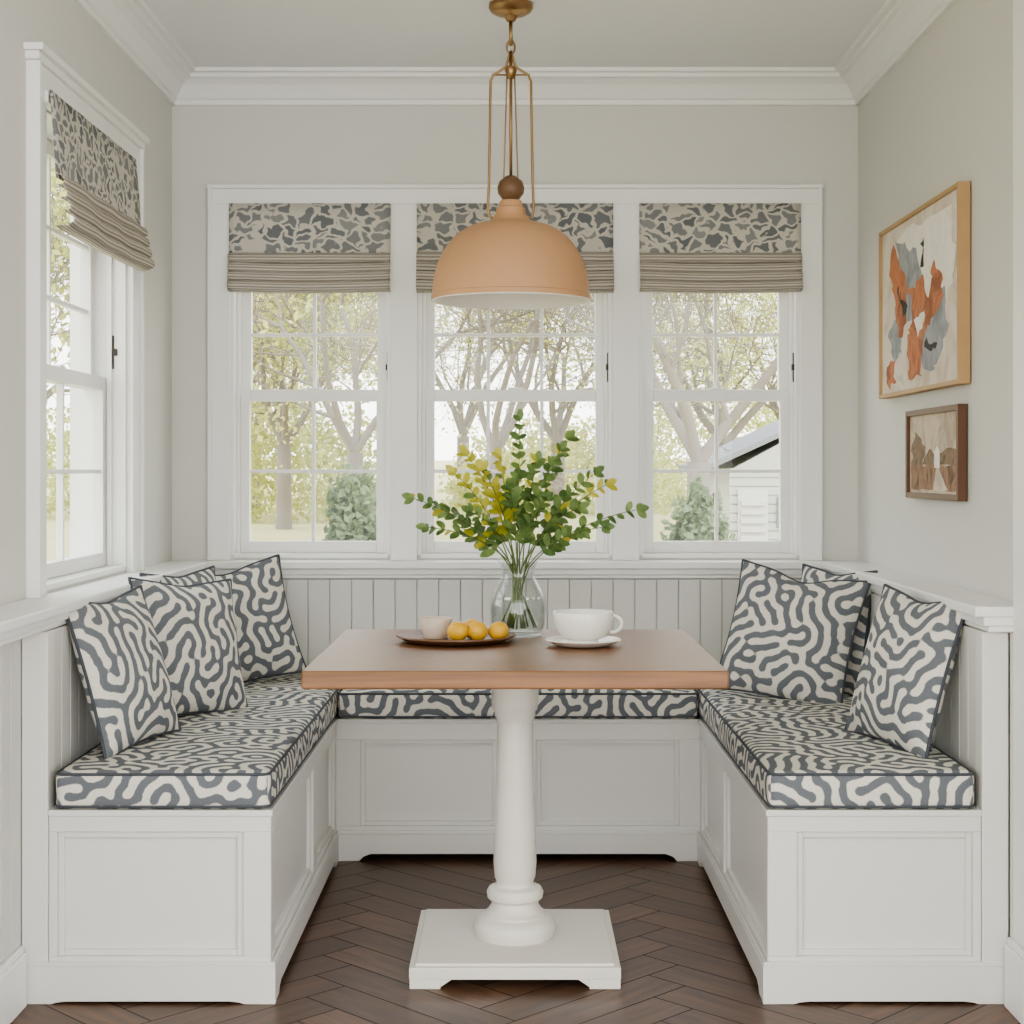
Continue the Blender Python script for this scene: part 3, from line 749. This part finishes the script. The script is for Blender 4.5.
def tree(x,y,h,r,seed,fol=None,low=.9,lean=0,gzv=None,nl=3):
    rn=random.Random(seed); bm=bmesh.new()
    z0=(gz(y) if gzv is None else gzv)-.2
    tipl=[]
    def branch(p,d,L,r,depth):
        pts=[p.copy()]; rad=[r]; n=4
        for k in range(n):
            d=(d+Vector((rn.uniform(-.24,.24),rn.uniform(-.24,.24),rn.uniform(-.06,.14)))).normalized()
            p=p+d*L/n; pts.append(p.copy()); rad.append(max(.004,r*(1-.5*(k+1)/n)))
            if depth>0 and k>=0 and rn.random()<.7:
                az=rn.uniform(0,6.28); o=d.orthogonal().normalized(); o=Matrix.Rotation(az,3,d)@o
                branch(p.copy(),(d*.75+o*rn.uniform(.6,1.1)).normalized(),L*rn.uniform(.5,.75),rad[-1]*.55,depth-1)
        tube(bm,pts,rad,4 if depth<3 else 8)
        if depth>0:
            for q in range(2):
                o=d.orthogonal().normalized(); o=Matrix.Rotation(rn.uniform(0,6.28),3,d)@o
                branch(p.copy(),(d+o*.6).normalized(),L*.7,rad[-1]*.8,depth-1)
        else: tipl.append(p.copy())
    p=Vector((x,y,z0)); top=Vector((x+lean,y,z0+low+.8))
    tube(bm,[p,p.lerp(top,.5),top],[r*1.25,r*1.05,r],8)
    for q in range(4):
        a=q*1.57+rn.uniform(-.5,.5)
        branch(top.copy(),Vector((math.cos(a)*.6,math.sin(a)*.6,1)).normalized(),h*.3,r*.55,4)
    mats=[M_bark]
    if fol:
        mats.append(fol)
        for t in tipl:
            for k in range(nl):
                c=t+Vector((rn.gauss(0,.15),rn.gauss(0,.15),rn.gauss(0,.15))); s=rn.uniform(.03,.065)
                a=Vector((rn.uniform(-1,1),rn.uniform(-1,1),rn.uniform(-1,1))).normalized(); b=a.orthogonal().normalized()
                f=bm.faces.new([bm.verts.new(c+a*s),bm.verts.new(c+b*s*.6),bm.verts.new(c-a*s),bm.verts.new(c-b*s*.6)]); f.material_index=1
    finish(bm,'garden_tree',mats,recalc=False)
tree(1.95,17,7,.12,1,None)
tree(3.4,26,8,.13,2,M_fol1,nl=5)
tree(-.25,20,7,.09,3,None)
tree(.75,28,8,.12,4,M_fol1)
tree(-2.1,21,7,.10,5,None)
tree(-3.9,27,6,.12,6,M_fol1,nl=6)
tree(-5.7,35,8,.14,7,M_fol1,nl=6)
tree(6.2,36,8,.14,8,M_fol1)
tree(-1.2,37,9,.14,9,M_fol1,nl=4)
tree(-5.2,15,6,.10,10,M_fol1,gzv=-.6,nl=4)
tree(-9,17,7,.12,12,None,gzv=-.6)
def shrub(x,y,rx,rz,fol,seed,n=2600,s0=.03,s1=.06):
    rn=random.Random(seed); bm=bmesh.new(); z0=gz(y)
    for k in range(n):
        d=Vector((rn.gauss(0,1),rn.gauss(0,1),abs(rn.gauss(0,1)))).normalized()*rn.uniform(.6,1.0)
        d*=1+.25*mnoise.noise(d*3+Vector((seed,0,0)))
        c=Vector((x+d.x*rx,y+d.y*rx,z0+d.z*rz)); s=rn.uniform(s0,s1)
        a=Vector((rn.uniform(-1,1),rn.uniform(-1,1),rn.uniform(-1,1))).normalized(); b=a.orthogonal().normalized()
        bm.faces.new([bm.verts.new(c+a*s),bm.verts.new(c+b*s*.6),bm.verts.new(c-a*s),bm.verts.new(c-b*s*.6)])
    finish(bm,'garden_shrub',fol,recalc=False)
shrub(-1.62,16,.36,1.45,M_fol2,1,4500)
shrub(1.66,14.5,.40,1.30,M_fol2,2,4500)
shrub(-4.6,31,2.6,2.4,M_fol1,3,7000,.04,.09); shrub(1,33,2.8,2.0,M_fol1,4,7000,.04,.09); shrub(5,40,3.4,3,M_fol1,5,7000,.04,.09); shrub(-9,33,3,2,M_fol1,6,6000,.04,.09)
shrub(-7,10,1.0,1.6,M_fol2,7)
shed=empty('garden_shed')
sx0,sx1,sy=2.42,5.4,18; g0=gz(18)-.3
boxes('walls',[(sx0,sx1,sy,sy+3,g0,1.22)],M_shedw,shed,0)
l=[]
z=g0
while z<1.2: l.append((sx0-.01,sx1+.01,sy-.02,sy,z,z+.085)); z+=.1
boxes('siding',l,M_shedw,shed,.004)
bm=bmesh.new()
prism(bm,[(sx0-.25,1.20),((sx0+sx1)/2,2.0),(sx1+.25,1.20),(sx1+.25,1.26),((sx0+sx1)/2,2.06),(sx0-.25,1.26)],sy-.08,sy+3.2,lambda p,q,t:(p,t,q)); finish(bm,'roof',M_roof,shed)
bm=bmesh.new(); prism(bm,[(sx0,1.20),((sx0+sx1)/2,2.0),(sx1,1.20)],sy-.02,sy+3,lambda p,q,t:(p,t,q)); finish(bm,'gable',M_shedw,shed)
boxes('louvred_door',[(sx0+.08,sx0+.42,sy-.05,sy-.02,g0,.98)]+[(sx0+.11,sx0+.39,sy-.09,sy-.05,.0+k*.1,.06+k*.1) for k in range(9)],M_bead,shed,.003)
boxes('shed_window',[(sx0+.52,sx0+.62,sy-.05,sy-.02,.55,.9)],M_roof,shed,.003)

# ---------------------------------------------------------------- light
w=bpy.data.worlds.new('overcast_sky'); scene.world=w; w.use_nodes=True; nt=w.node_tree
bg=nt.nodes['Background']; tc=N(nt,'ShaderNodeTexCoord'); sp=N(nt,'ShaderNodeSeparateXYZ'); nt.links.new(tc.outputs['Generated'],sp.inputs[0])
r=N(nt,'ShaderNodeValToRGB'); r.color_ramp.elements[0].position=.0; r.color_ramp.elements[0].color=(1,.99,.965,1); r.color_ramp.elements[1].position=.7; r.color_ramp.elements[1].color=(.92,.96,1,1)
nt.links.new(sp.outputs['Z'],r.inputs[0]); nt.links.new(r.outputs[0],bg.inputs[0]); bg.inputs[1].default_value=4.2
def area(name,loc,rot,sx,sy,power,col=(1,1,1)):
    l=bpy.data.lights.new(name,'AREA'); l.shape='RECTANGLE'; l.size=sx; l.size_y=sy; l.energy=power; l.color=col
    o=bpy.data.objects.new(name,l); COL.objects.link(o); o.location=loc; o.rotation_euler=rot; return o
area('soft_fill_light',(0,.3,2.45),(math.radians(50),0,0),2.5,1.2,12,(1,.99,.96))  # added fill lamp above the camera to brighten the nook, no real fixture

cam=bpy.data.cameras.new('camera'); co=bpy.data.objects.new('camera',cam); COL.objects.link(co)
co.location=(0,0,1.2); co.rotation_euler=(math.radians(90),0,0)
cam.sensor_width=36; cam.lens=56.25; cam.shift_y=-42/1024; cam.shift_x=-3/1024; cam.clip_start=.05; cam.clip_end=300
scene.camera=co
scene.view_settings.view_transform='AgX'
scene.view_settings.look='AgX - Medium High Contrast'
scene.view_settings.exposure=0.1
